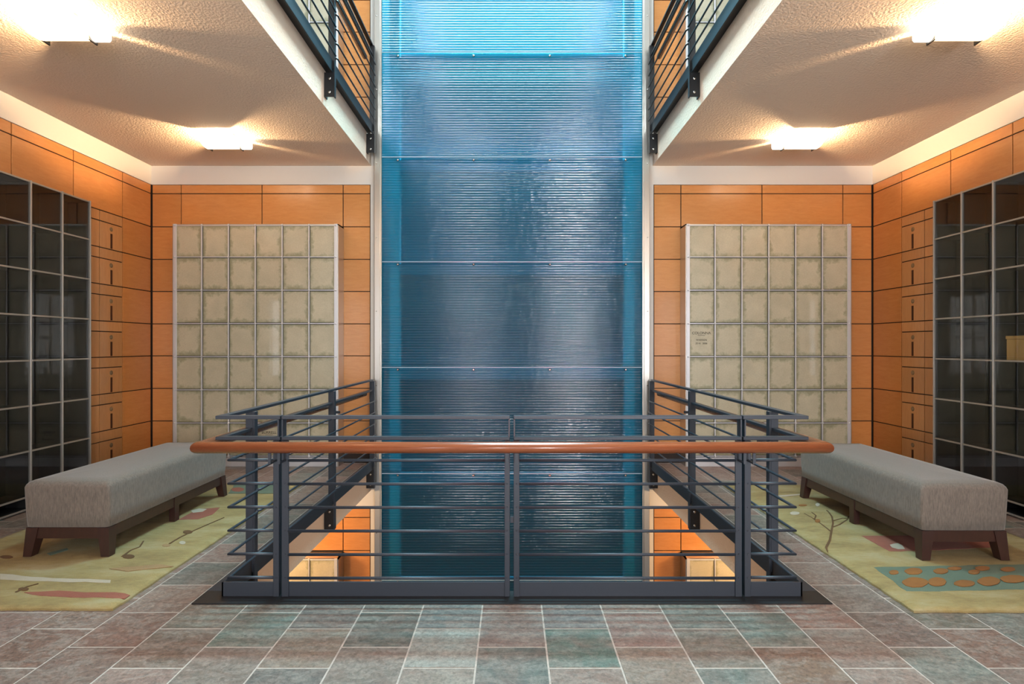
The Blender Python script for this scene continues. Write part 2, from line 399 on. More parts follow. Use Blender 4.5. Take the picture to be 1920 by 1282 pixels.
# ------------------------------------------------------------------ walls and wood panels
PT, PJ = 3.540, 3.424                                                     # top of the panelling, first joint
ROWS = [3.003, 2.589, 2.180, 1.768, 1.361, 0.947, 0.533, 0.12]            # joints below
G = 0.0105
wb = B()
for s in (-1, 1):
    wb.box(s * 1.72, s * (XW + 0.1), YB + 0.016, YB + 0.12, -LV, ZR, 1)
    wb.box(s * 1.725, s * 1.80, YB, YB + 0.016, -LV, ZR, 0)               # white jamb beside the water wall
    for lv in (-1, 0, 1):
        wb.box(s * 1.80, s * XW, YB, YB + 0.016, lv * LV + PT, lv * LV + LV, 0)
        wb.box(s * 1.80, s * XW, YB + 0.004, YB + 0.016, lv * LV, lv * LV + 0.12, 1)
wall_back = tag(obj('wall_back', wb, [M['white'], M['reveal']]), 'back wall with orange wood panels either side of the water wall', 'wall', kind='structure')
ws = {}
for s, nm in ((-1, 'left'), (1, 'right')):
    b = B().box(s * (XW + 0.016), s * (XW + 0.12), FILL_WINY[1], YB + 0.1, -LV, ZR, 1).box(s * (XW + 0.016), s * (XW + 0.12), YFRONT, FILL_WINY[0], -LV, ZR, 1)
    b.box(s * (XW + 0.016), s * (XW + 0.12), FILL_WINY[0], FILL_WINY[1], -LV, 0.5, 1).box(s * (XW + 0.016), s * (XW + 0.12), FILL_WINY[0], FILL_WINY[1], 3.0, ZR, 1)
    for lv in (-1, 0, 1): b.box(s * XW, s * (XW + 0.016), YFRONT, YB, lv * LV + PT, lv * LV + LV, 0)
    ws[s] = tag(obj('wall_' + nm, b, [M['white'], M['reveal']]), f'{nm} side wall clad in orange wood panels under a white frieze', 'wall', kind='structure')
pc = {}
def panel(parent, cx, cy, cz, w_, h_, axis, mat='panel', name='wall_panel', th=0.013, g=G):
    k = (round(w_, 3), round(h_, 3), axis, mat, name)
    if k not in pc:
        b = B()
        if axis == 'y': b.box(-w_ / 2 + g / 2, w_ / 2 - g / 2, -th / 2, th / 2, -h_ / 2 + g / 2, h_ / 2 - g / 2, bev=0.0015)
        else: b.box(-th / 2, th / 2, -w_ / 2 + g / 2, w_ / 2 - g / 2, -h_ / 2 + g / 2, h_ / 2 - g / 2, bev=0.0015)
        pc[k] = b.mesh(name); pc[k].materials.append(M[mat])
    return obj(name, pc[k], None, parent, (cx, cy, cz))
def bpanel(x0, x1, z0, z1):
    panel(wall_back, (x0 + x1) / 2, YB + 0.0085, (z0 + z1) / 2, abs(x1 - x0), z1 - z0, 'y')
XJ = [1.805, 2.15, 3.183, 4.212, XW - 0.008]
for s in (-1, 1):
    for lv in (-1, 0, 1):
        o = lv * LV
        if lv != 1:
            for a, c in zip(XJ, XJ[1:]):
                if lv == -1 and a > 3.0: continue
                bpanel(s * a, s * c, o + PJ, o + PT); bpanel(s * a, s * c, o + ROWS[0], o + PJ)
        for z1, z0 in zip(ROWS, ROWS[1:]):
            if lv == 1 and z0 > 1.9: continue
            if lv == -1 and z0 < 1.3: continue
            bpanel(s * XJ[0], s * XJ[1], o + z0, o + z1)
            if lv == 0: bpanel(s * XJ[3], s * XJ[4], o + z0, o + z1)
def spanel(s, y0, y1, z0, z1, **kw):
    panel(kw.pop('parent', ws[s]), s * (XW + 0.0085), (y0 + y1) / 2, (z0 + z1) / 2, y1 - y0, z1 - z0, 'x', **kw)
YJ = [YB - 0.008, 6.788 * YS, 6.028 * YS, 5.282 * YS, 4.536 * YS, 3.79 * YS, 3.044 * YS, 2.298 * YS]
for s in (-1, 1):
    for a, c in zip(YJ, YJ[1:]):
        spanel(s, c, a, PJ, PT); spanel(s, c, a, ROWS[0], PJ)
    for z1, z0 in zip(ROWS, ROWS[1:]): spanel(s, YJ[1], YJ[0], z0, z1)
tag(obj('baseboard_back', B().box(-XW, -1.81, YB - 0.006, YB + 0.003, 0, 0.115).box(1.81, XW, YB - 0.006, YB + 0.003, 0, 0.115), M['reveal']), 'dark recessed baseboard along the back wall', 'baseboard', kind='structure')

# wall behind the viewer, with windows
b = B(); xs = sorted([(wx - ww / 2, wx + ww / 2) for wx, ww in WIN]); edge = -XW
for a, c in xs: b.box(edge, a, YFRONT - 0.12, YFRONT, 0, ZC); edge = c
b.box(edge, XW, YFRONT - 0.12, YFRONT, 0, ZC)
for a, c in xs: b.box(a, c, YFRONT - 0.12, YFRONT, 0, 0.5); b.box(a, c, YFRONT - 0.12, YFRONT, 3.0, ZC)
b.box(-2.9, 2.9, YFRONT - 0.12, YFRONT, ZC, ZR); b.box(-XW, -2.9, YFRONT - 0.12, YFRONT, ZC, 4.6).box(2.9, XW, YFRONT - 0.12, YFRONT, ZC, 4.6)
b.box(-XW, -2.9, YFRONT - 0.12, YFRONT, 7.4, ZR).box(2.9, XW, YFRONT - 0.12, YFRONT, 7.4, ZR)
tag(obj('wall_front', b, M['frontwall']), 'dark grey wall with tall windows behind the viewer', 'wall', kind='structure')
for q, (a, c) in enumerate(xs):
    b = B()
    for x in (a, (a + c) / 2 - 0.02, c - 0.04): b.box(x, x + 0.04, YFRONT - 0.03, YFRONT + 0.02, 0.5, 3.0)
    for z in (0.5, 1.7, 2.96): b.box(a + 0.04, c - 0.04, YFRONT - 0.03, YFRONT + 0.02, z, z + 0.04)
    tag(obj(f'window_{q + 1}', b, M['iron']), 'tall window in the wall behind the viewer', 'window', kind='structure')

for s in (-1, 1):  # frames for the added side windows, which serve as fill light
    b = B()
    for y in (FILL_WINY[0], sum(FILL_WINY) / 2 - 0.02, FILL_WINY[1] - 0.04): b.box(s * (XW - 0.02), s * (XW + 0.03), y, y + 0.04, 0.5, 3.0)
    for z in (0.5, 1.7, 2.96): b.box(s * (XW - 0.02), s * (XW + 0.03), FILL_WINY[0] + 0.04, FILL_WINY[1] - 0.04, z, z + 0.04)
    tag(obj(f'window_{3 if s < 0 else 4}', b, M['iron']), 'unseen window added in the side wall behind the viewer for extra light', 'window', kind='structure')

# ------------------------------------------------------------------ water wall
YG = YB - 0.09          # glass plane
XG = 1.635              # half width of the glass
ww_ = thing('water_wall', (0, YG, -LV), 'tall blue ribbed glass water wall rising through the opening between the storeys', 'water wall')
kz = YG / F
SEAM = [H - (py - CY) * kz for py in (-295.5, -98.5, 98.5, 293.5, 489, 686, 884, 1083, 1280)]
def glass_panel(z_top, z_bot):
    b = B(); n_r = 41; seg = 6; hgt = z_top - z_bot + 0.02; z_low = z_bot - 0.02
    prof = []
    for q in range(n_r * seg + 1):
        t = q / (n_r * seg); z = z_low + t * hgt
        prof.append((-0.028 * (1 - t) + 0.012 * t - 0.0042 * abs(math.sin(PI * n_r * t)), z))
    vl = [b.bm.verts.new((-XG, YG + y, z)) for y, z in prof]; vr = [b.bm.verts.new((XG, YG + y, z)) for y, z in prof]
    vl2 = [b.bm.verts.new((-XG, YG + y0, z)) for (y0, z) in ((prof[0][0] + 0.012, z_low), (prof[-1][0] + 0.012, z_top))]
    vr2 = [b.bm.verts.new((XG, YG + y0, z)) for (y0, z) in ((prof[0][0] + 0.012, z_low), (prof[-1][0] + 0.012, z_top))]
    for q in range(len(prof) - 1):
        f = b.bm.faces.new((vl[q], vr[q], vr[q + 1], vl[q + 1])); f.smooth = True
    b.bm.faces.new((vl[0], vl2[0], vr2[0], vr[0])); b.bm.faces.new((vl[-1], vr[-1], vr2[1], vl2[1]))
    return b
bolt_me = B().dome((0, 0, 0), 0.017, (0, -1, 0), 0.8).mesh('bolt'); bolt_me.materials.append(M['bolt'])
screw_me = B().dome((0, 0, 0), 0.009, (0, -1, 0), 0.6, 8).mesh('screw'); screw_me.materials.append(M['bolt'])
for zt, zb in zip(SEAM, SEAM[1:]):
    g = obj('glass_panel', glass_panel(zt, zb), M['water'], ww_)
    e = obj('edge_strip', B().box(-XG, XG, YG - 0.038, YG - 0.026, zb - 0.022, zb - 0.012, bev=0.002), M['strip'], g)
    for px in (745, 887, 1030, 1172):
        obj('bolt', bolt_me, None, g, ((px - 959) * kz, YG - 0.004, zt - 0.045))
for s in (-1, 1):
    b = B().box(s * 1.645, s * 1.715, YG - 0.055, YG + 0.06, -LV, ZR - 0.02, bev=0.003)
    b.box(s * 1.628, s * 1.645, YG - 0.042, YG - 0.034, -LV, ZR - 0.02)
    ch = obj('side_channel', b, M['channel'], ww_)
    for k in range(13): obj('screw', screw_me, None, ch, (s * 1.69, YG - 0.055, -3.6 + k * 0.92))
    obj('support_post', B().box(s * 1.42, s * 1.55, YG + 0.05, YG + 0.12, -LV, ZR - 0.02), M['bluepost'], ww_)
    obj('shaft_side', B().box(s * 1.70, s * 1.66, YG + 0.07, YG + 0.62, -LV, ZR - 0.02), M['shaftback'], ww_)
for z in SEAM[1:-1]: obj('support_rail', B().box(-1.42, 1.42, YG + 0.05, YG + 0.12, z - 0.17, z - 0.03), M['bluerail'], ww_)
obj('back_board', B().box(-1.70, 1.70, YG + 0.62, YG + 0.66, -LV, ZR - 0.02), M['shaftback'], ww_)

# ------------------------------------------------------------------ pale niche cases on the back wall
CXS = [2.170 + k * 0.3305 for k in range(7)]                  # mullion centres
CZ = [2.972, 2.583, 2.174, 1.764, 1.356, 0.947, 0.539, 0.130]  # rail centres
stud_me = B().dome((0, 0, 0), 0.014, (0, -1, 0), 0.9, 8).mesh('stud'); stud_me.materials.append(M['steel'])
pane_me = B().box(-0.153, 0.153, -0.006, 0.006, -0.192, 0.192, bev=0.002).mesh('pane'); pane_me.materials.append(M['pane'])
def pale_case(s, lv, label, need):
    o = lv * LV
    t = thing('niche_case', (s * 3.16, YC, o), label, 'niche case', 'pale glass fronted niche cases on the back wall')
    x0, x1 = 2.140, 4.185
    b = B().box(s * x0, s * (x0 + 0.018), YC, YB - 0.004, o, o + 2.99).box(s * (x1 - 0.018), s * x1, YC, YB - 0.004, o, o + 2.99)
    b.box(s * x0, s * x1, YC, YB - 0.004, o + 2.975, o + 2.99)
    obj('carcass', b, M['channel'], t)
    obj('back_lining', B().box(s * (x0 + 0.018), s * (x1 - 0.018), YC + 0.03, YC + 0.05, o, o + 2.975), M['niche'], t)
    obj('plinth', B().box(s * (x0 + 0.018), s * (x1 - 0.018), YC + 0.002, YC + 0.012, o, o + 0.115, bev=0.002), M['steel'], t)
    for k, x in enumerate(CXS):
        wd = 0.020 if k in (0, 6) else 0.0075
        obj('mullion', B().box(s * x - wd, s * x + wd, YC - 0.012, YC + 0.006, o + 0.11, o + 2.99, bev=0.002), M['steel'], t)
    for z in CZ: obj('rail', B().box(s * CXS[0], s * CXS[6], YC - 0.006, YC + 0.004, o + z - 0.006, o + z + 0.006, bev=0.0015), M['steel'], t)
    panes = {}
    for c in range(6):
        for r in range(7):
            if not need(c, r): continue
            panes[(c, r)] = obj('pane', pane_me, None, t, (s * (CXS[c] + 0.165), YC + 0.008, o + (CZ[r] + CZ[r + 1]) / 2))
    for k in range(7):
        for r in range(8):
            if not (need(min(k, 5), min(r, 6)) and lv == 0): continue
            obj('stud', stud_me, None, t, (s * CXS[k], YC - 0.011, o + CZ[r]))
    return t, panes
cl, pl_ = pale_case(-1, 0, 'large pale glass niche case on the back wall left of the water wall', lambda c, r: True)
cr, pr_ = pale_case(1, 0, 'pale glass niche case right of the water wall, with the COLONNA inscription', lambda c, r: True)
pale_case(-1, 1, 'pale glass niche case on the upper storey seen through the balcony railing at top left', lambda c, r: c < 4 and r > 2)
pale_case(1, 1, 'pale glass niche case on the upper storey seen through the balcony railing at top right', lambda c, r: c < 4 and r > 2)
pale_case(-1, -1, 'yellow lit niche case on the storey below, left of the water wall', lambda c, r: c < 3 and r < 3)
pale_case(1, -1, 'yellow lit niche case on the storey below, right of the water wall', lambda c, r: c < 3 and r < 3)
def inscription(pane, lines):
    p = wpos(pane)
    for body, size, dz in lines:
        if body == '_': obj('lettering', B().box(p.x - 0.045, p.x + 0.045, YC + 0.0005, YC + 0.0015, p.z + dz - 0.002, p.z + dz + 0.002), M['ink'], pane)
        else: text(body, size, M['ink'], pane, (p.x, YC + 0.001, p.z + dz), (PI / 2, 0, 0))
inscription(pr_[(0, 3)], [('COLONNA', 0.046, 0.085), ('_', 0, 0.057), ('WARREN', 0.032, 0.0), ('25·41  2006', 0.030, -0.042)])
inscription(pl_[(2, 6)], [('BURRELL', 0.046, 0.085), ('_', 0, 0.057), ('CHARLES', 0.034, 0.0)])

# ------------------------------------------------------------------ wooden locker doors on the side walls
lock_me = B().dome((0, 0, 0), 0.027, (1, 0, 0), 0.15, 16).mesh('lock'); lock_me.materials.append(M['nickel'])
def lockers(s, side):
    t = thing('locker_wall', (s * XW, 6.41 * YS, 0), f'built-in wooden lockers with round locks beside the dark glass case on the {side} wall', 'lockers', 'wooden lockers on the side walls')
    cols = [(6.788 * YS, 6.41 * YS), (6.41 * YS, 6.03 * YS), (6.03 * YS, 5.65 * YS)]
    for ci, (ya, yb_) in enumerate(cols):
        for z1, z0 in zip(ROWS, ROWS[1:]):
            zs = z1 - 0.118
            spanel(s, yb_, ya, zs, z1, parent=t, mat='doorwood', name='header_strip')
            panel(t, s * (XW + 0.0085), (ya + yb_) / 2, (z0 + zs) / 2, ya - yb_, zs - z0, 'x', 'doorwood', 'locker_door')
            if ci == 0:
                d = t.children[-1]
                ym = (ya + yb_) / 2
                l = obj('lock', lock_me, None, d, (s * (XW + 0.0022), ym, zs - 0.062)); l.rotation_euler.z = PI if s > 0 else 0
                obj('card_slot', B().box(s * (XW + 0.003), s * (XW - 0.001), ym - 0.014, ym + 0.014, z0 + 0.012, zs - 0.115), M['slot'], d)
    return t
lockers(-1, 'left'); lockers(1, 'right')

# ------------------------------------------------------------------ dark glass niche cases on the side walls
XS = 4.358
DY = [5.943 * YS - k * 0.366 * YS for k in range(8)]
def dark_case(s, label):
    t = thing('glass_niche_case', (s * XS, DY[3], 0), label, 'niche case', 'dark glass niche cases on the side walls')
    y1, y0 = DY[0] + 0.012, DY[-1] - 0.012
    xi, xo = s * (XS + 0.012), s * (XW - 0.004)
    b = B().box(s * (XW + 0.0), s * (XW - 0.012), y0, y1, 0.02, 2.985)
    obj('back_panel', b, M['niche'], t)
    for k, y in enumerate(DY):
        edge = k in (0, len(DY) - 1)
        obj('divider', B().box(xi, xo, y - 0.006, y + 0.006, 0.02, 2.985), M['niche'], t)
        obj('mullion', B().box(s * (XS - 0.012), s * (XS + 0.012), y - 0.008, y + 0.008, 0.02, 2.985, bev=0.002), M['steel_dim'], t)
    for z in CZ + [0.02]:
        obj('shelf', B().box(xi, xo, y0, y1, z - 0.006, z + 0.006), M['niche'], t)
        for a, c in zip(DY, DY[1:]): obj('rail', B().box(s * (XS - 0.010), s * (XS + 0.006), c + 0.010, a - 0.010, z - 0.0075, z + 0.0075, bev=0.0015), M['steel_dim'], t)
    gp = {}
    for a, c in zip(DY, DY[1:]):
        for za, zb in zip(CZ, CZ[1:]):
            obj('pane', B().box(s * (XS + 0.001), s * (XS + 0.004), c + 0.009, a - 0.009, zb + 0.008, za - 0.008), M['glass'], t)
    return t
dark_case(-1, 'tall dark glass niche case with steel bars on the left wall beside the bench')
dark_case(1, 'tall dark glass niche case with steel bars on the right wall, holding a wooden box')
yb0 = DY[2] - 0.19 * YS
u = thing('keepsake_box', (4.47, yb0, CZ[4] + 0.006), 'pale wooden box standing on a shelf inside the dark glass case on the right wall', 'box')
zb = CZ[4] + 0.006
obj('body', B().box(4.40, 4.55, yb0 - 0.14, yb0 + 0.10, zb, zb + 0.185, bev=0.003), M['urnwood'], u)
obj('lid', B().box(4.395, 4.555, yb0 - 0.145, yb0 + 0.105, zb + 0.186, zb + 0.215, bev=0.003), M['urnwood'], u)

# ------------------------------------------------------------------ ceiling lights
def ceiling_light(x, y, s, label):
    t = thing('ceiling_light', (x, y, ZC), label, 'ceiling light', 'glowing ceiling lights under the gallery')
    obj('mounting_plate', B().box(x - 0.12, x + 0.16, y - 0.06, y + 0.06, ZC - 0.012, ZC, bev=0.003), M['white'], t)
    b = B(); prof = []
    for q in range(17):
        a = -1 + q / 8; prof.append((0.175 * a, -0.115 * (1 - abs(a) ** 2.6) - 0.012))
    xa, xb = x - 0.17, x + 0.17
    top = [[b.bm.verts.new((xx, y + p, ZC + z)) for p, z in prof] for xx in (xa, xb)]
    bot = [[b.bm.verts.new((xx, y + p * 1.02, ZC + z - 0.005)) for p, z in prof] for xx in (xa, xb)]
    for q in range(16):
        for L in (top, bot):
            f = b.bm.faces.new((L[0][q], L[0][q + 1], L[1][q + 1], L[1][q])); f.smooth = True
        for e in (0, 1): b.bm.faces.new((top[e][q], top[e][q + 1], bot[e][q + 1], bot[e][q]))
    for q in (0, 16): b.bm.faces.new((top[0][q], top[1][q], bot[1][q], bot[0][q]))
    obj('shade', b, M['shade'], t)
    e = -s                                                       # the end cap points at the opening
    b = B().tube([(x + e * 0.185, y + 0.09, ZC - 0.065), (x + e * 0.275, y + 0.09, ZC - 0.065)], 0.05, 14)
    obj('end_tube', b, M['tube'], t)
    for dx in (-0.165, 0.178):
        obj('clip', B().box(x - e * 0.0 + e * dx - 0.006, x + e * dx + 0.006, y + 0.05, y + 0.13, ZC - 0.125, ZC - 0.09, bev=0.002), M['black'], t)
    d = bpy.data.lights.new('bulb_light', 'POINT'); d.energy = 95; d.color = (1.0, 0.66, 0.36); d.shadow_soft_size = 0.025
    o = bpy.data.objects.new('bulb_light', d); COL.objects.link(o); o.parent = t; o.location = (0, 0, -0.07)
for s in (-1, 1):
    sd = 'left' if s < 0 else 'right'
    ceiling_light(s * 3.17, 4.02 * YS, s, f'large glowing ceiling light nearest the viewer on the {sd} side')
    ceiling_light(s * 3.17, 1.76 * YS, s, f'ceiling light above the hall on the {sd}, out of the frame')
    ceiling_light(s * 3.17, 6.28 * YS, s, f'small glowing ceiling light further back on the {sd}, near the back wall')

# ------------------------------------------------------------------ railings
XR = 1.72
PZ = [0.814 - 0.1388 * k for k in range(6)]           # pipes
ZT, ZM, ZHR = 1.066, 0.942, 0.905                      # top bar, middle bar, handrail
PY = [3.604, 5.226, 6.74]                              # side posts
hexbolt = B().dome((0, 0, 0), 0.016, (0, -1, 0), 0.6, 10).mesh('bolt'); hexbolt.materials.append(M['bolt'])
rivet = B().dome((0, 0, 0), 0.005, (0, -1, 0), 0.5, 8).mesh('rivet'); rivet.materials.append(M['iron'])
def side_rail(t, s, o, y_start, posts, iron):
    """pipes, bars, curb and posts along one side of the opening; o = floor level"""
    xp = s * 1.673
    ys = [y_start] + list(posts)
    for a, c in zip(ys, ys[1:]):
        if a == YR: continue                             # the corner pipes are built with the front
        for z in PZ:
            obj('pipe', B().tube([(s * 1.695, a + 0.02, o + z), (xp, a + 0.05, o + z), (xp, c - 0.01, o + z)], 0.0085, 10), iron, t)
    for y in posts:
        lo = o - 0.26
        b = B().box(s * 1.700, s * 1.748, y, y + 0.010, o + 0.004, o + ZT - 0.01, bev=0.0015)
        b.box(s * 1.688, s * 1.700, y, y + 0.045, lo, o + ZT - 0.01, bev=0.0015)
        p = obj('post', b, iron, t)
        br = obj('bracket', B().box(s * 1.700, s * (XE - 0.002), y + 0.001, y + 0.011, lo, o - 0.03, bev=0.001).box(s * (XE - 0.012), s * (XE - 0.001), y + 0.011, y + 0.07, lo, o - 0.03, bev=0.001), M['black'], p)
        for dz in (0.04, 0.17): obj('bolt', hexbolt, None, p, (s * 1.735, y + 0.001, lo + dz))
        arm = B().box(s * 1.70, s * 1.80, y + 0.20, y + 0.212, o + ZHR - 0.085, o + ZHR - 0.06).box(s * 1.775, s * 1.80, y + 0.198, y + 0.214, o + ZHR - 0.085, o + ZHR - 0.02)
        obj('handrail_bracket', arm, iron, t)
    c = B().box(s * XR, s * (XR - 0.012), y_start, posts[-1] + 0.03, o - 0.03, o + 0.091, bev=0.002)
    c.box(s * XR, s * 1.845, y_start if o else YR + 0.071, posts[-1] + 0.03, o + 0.0015, o + 0.008)
    obj('curb_plate', c, iron, t)
iron = M['iron']
t = thing('guard_railing', (0, YR, 0), 'dark steel guard railing with a round wooden handrail around the opening in the slate floor', 'railing')
for s in (-1, 1): side_rail(t, s, 0, YR, PY, iron)
# front curb in two bays and two corner bays, with open joints between
BX = [(-XR - 0.0, -1.377), (-1.361, -0.013), (0.010, 1.358), (1.374, XR)]
for a, c in BX:
    obj('curb_plate', B().box(a, c, YR, YR + 0.012, 0.004, 0.091, bev=0.002), iron, t)
obj('floor_plate', B().box(-1.845, 1.845, YE - 0.03, YR + 0.07, 0.0015, 0.008), M['black'], t)
for x0, x1, fl in ((-1.411, -1.377, 1), (-1.361, -1.320, -1), (-0.044, -0.013, 1), (0.010, 0.044, -1), (1.319, 1.358, 1), (1.374, 1.411, -1)):
    b = B().box(x0, x1, YR - 0.008, YR + 0.002, 0.008, ZM - 0.012, bev=0.0015)
    xf = x1 if fl > 0 else x0
    b.box(xf, xf - fl * 0.008, YR + 0.002, YR + 0.045, 0.008, ZT - 0.012, bev=0.0015)
    b.box(xf, xf - fl * 0.008, YR - 0.008, YR + 0.002, ZM - 0.012, ZT - 0.012)
    p = obj('post', b, iron, t)
    xm = (x0 + x1) / 2
    for z in PZ: obj('rivet', rivet, None, p, (xm, YR - 0.008, z))
    obj('handrail_bracket', B().box(xm - 0.008, xm + 0.008, YR - 0.095, YR - 0.008, 0.81, 0.818).box(xm - 0.008, xm + 0.008, YR - 0.097, YR - 0.089, 0.81, 0.90), iron, t)
for x0, x1 in ((-1.405, -1.361), (-0.040, 0.04), (1.358, 1.405)):
    obj('spacer', B().box(x0 + 0.03, x1 - 0.026, YR + 0.004, YR + 0.03, 0.44, 0.475), iron, t)
for a, c in ((-1.320, -0.044), (0.044, 1.319)):
    for z in PZ: obj('pipe', B().tube([(a, YR - 0.012, z), (c, YR - 0.012, z)], 0.0085, 10), iron, t)
for s in (-1, 1):
    for z in PZ: obj('corner_pipe', B().tube([(s * 1.411, YR - 0.002, z), (s * 1.673, YR - 0.002, z), (s * 1.673, PY[0] + 0.002, z)], 0.0085, 10), iron, t)
def flatbar(b, x0, x1, y0, y1, zc): b.box(x0, x1, y0, y1, zc - 0.010, zc + 0.010, bev=0.002)
for zc, nm in ((ZT, 'top_bar'), (ZM, 'middle_bar')):
    for a, c in ((-1.752, -1.369), (-1.361, -0.013), (0.010, 1.358), (1.366, 1.752)):
        b = B(); flatbar(b, a, c, YR - 0.010, YR + 0.034, zc); obj(nm, b, iron, t)
    for s in (-1, 1):
        b = B(); flatbar(b, s * 1.752, s * 1.706, YR + 0.034, PY[2] + 0.03, zc); obj(nm, b, iron, t)
hx, hy = 1.805, YR - 0.095
b = B().tube([(-1.80, PY[2] - 0.02, ZHR), (-hx, hy, ZHR), (hx, hy, ZHR), (1.80, PY[2] - 0.02, ZHR)], 0.030, 18, rz=0.033)
obj('handrail', b, M['handrail'], t)
# balconies of the upper storey, left and right of the opening
for s in (-1, 1):
    sd = 'left' if s < 0 else 'right'
    t = thing('balcony_railing', (s * XR, 4.6, LV), f'black steel balcony railing of the upper gallery at the top {sd} of the photo', 'railing')
    side_rail(t, s, LV, YR + 0.3, PY, M['black'])
    for zc, nm in ((ZT, 'top_bar'), (ZM, 'middle_bar')):
        b = B(); flatbar(b, s * 1.752, s * 1.706, YR + 0.034, PY[2] + 0.03, LV + zc); obj(nm, b, M['black'], t)
    obj('handrail', B().tube([(s * 1.80, YR, LV + ZHR), (s * 1.80, PY[2] - 0.02, LV + ZHR)], 0.030, 14, rz=0.033), M['handrail'], t)

# ------------------------------------------------------------------ benches
def bench(s, y0, y1, label):
    xi, xo = s * 2.800, s * 3.400                       # inner and outer sides
    t = thing('upholstered_bench', ((xi + xo) / 2, (y0 + y1) / 2, 0.022), label, 'bench', 'long grey upholstered benches on the rugs')
    z0, z1 = 0.222, 0.548
    b = B(); bm = b.bm
    nx, ny = 10, 26; x_a, x_b = min(xi, xo), max(xi, xo)
    # cushion: rounded block with a crowned top and slightly flared sides
    def ring(zf, inset, rz): pass
    lo = []; R = 0.045
    secs = [(z0, 0.022, 0), (z0 + 0.004, 0.012, 0), (z0 + 0.10, 0.006, 0), (z0 + 0.22, 0.002, 0), (z1 - R, 0.0, 0), (z1 - R * 0.6, 0.006, 0), (z1 - R * 0.25, 0.018, 0), (z1 - R * 0.05, 0.036, 0)]
    rings = []
    for z, ins, _ in secs:
        x_0, x_1, y_0, y_1 = x_a + ins, x_b - ins, y0 + ins, y1 - ins; r = 0.022; pts = []
        for (cx, cy, a0) in ((x_1 - r, y_1 - r, 0), (x_0 + r, y_1 - r, 90), (x_0 + r, y_0 + r, 180), (x_1 - r, y_0 + r, 270)):
            for q in range(5):
                a = math.radians(a0 + q * 22.5); pts.append((cx + r * math.cos(a), cy + r * math.sin(a), z))
        rings.append([bm.verts.new(p) for p in pts])
    for p, q in zip(rings, rings[1:]):
        for j in range(len(p)):
            f = bm.faces.new((p[j], p[(j + 1) % len(p)], q[(j + 1) % len(p)], q[j])); f.smooth = True
    bm.faces.new(rings[0][::-1])
    c = rings[-1]; cxm, cym = (x_a + x_b) / 2, (y0 + y1) / 2; prev = c
    for k, h in ((0.75, 0.004), (0.4, 0.009), (0.12, 0.011)):
        new = [bm.verts.new((cxm + (v.co.x - cxm) * k, cym + (v.co.y - cym) * (1 - (1 - k) * 0.5), c[0].co.z + h)) for v in c]
        for j in range(len(c)):
            f = bm.faces.new((prev[j], prev[(j + 1) % len(c)], new[(j + 1) % len(c)], new[j])); f.smooth = True
        prev = new
    f = bm.faces.new(prev); f.smooth = True
    obj('cushion', b, M['fabric'], t)
    e = 0.018
    b = B(); zr = 0.145
    b.box(x_a + e, x_b - e, y0 + e, y0 + e + 0.03, zr, z0); b.box(x_a + e, x_b - e, y1 - e - 0.03, y1 - e, zr, z0)
    b.box(x_a + e, x_a + e + 0.03, y0 + e + 0.03, y1 - e - 0.03, zr, z0); b.box(x_b - e - 0.03, x_b - e, y0 + e + 0.03, y1 - e - 0.03, zr, z0)
    obj('apron', b, M['legwood'], t)
    zl = 0.024
    for lx, dx in ((x_a, -1), (x_b, 1)):
        for ly, dy in ((y0, -1), (y1, 1)):
            X = lambda d: lx - dx * d
            Y = lambda d: ly - dy * d
            top = [(X(0.012), Y(0.012), z0), (X(0.095), Y(0.012), z0), (X(0.095), Y(0.095), z0), (X(0.012), Y(0.095), z0)]
            bot = [(X(0.0), Y(0.0), zl), (X(0.058), Y(0.0), zl), (X(0.058), Y(0.058), zl), (X(0.0), Y(0.058), zl)]
            obj('leg', B().hexa(bot, top), M['legwood'], t)
        ym = (y0 + y1) / 2
        bot = [(X(0.012), ym - 0.03, zl), (X(0.06), ym - 0.03, zl), (X(0.06), ym + 0.03, zl), (X(0.012), ym + 0.03, zl)]
        obj('leg', B().hexa(bot, [(x, y, z0 - 0.002) for x, y, z in bot]), M['legwood'], t)
bench(-1, YF(1050), YF(932), 'long grey bench with dark wooden legs on the rug left of the opening')
bench(1, YF(1057), YF(935), 'long grey bench with dark wooden legs on the rug right of the opening')

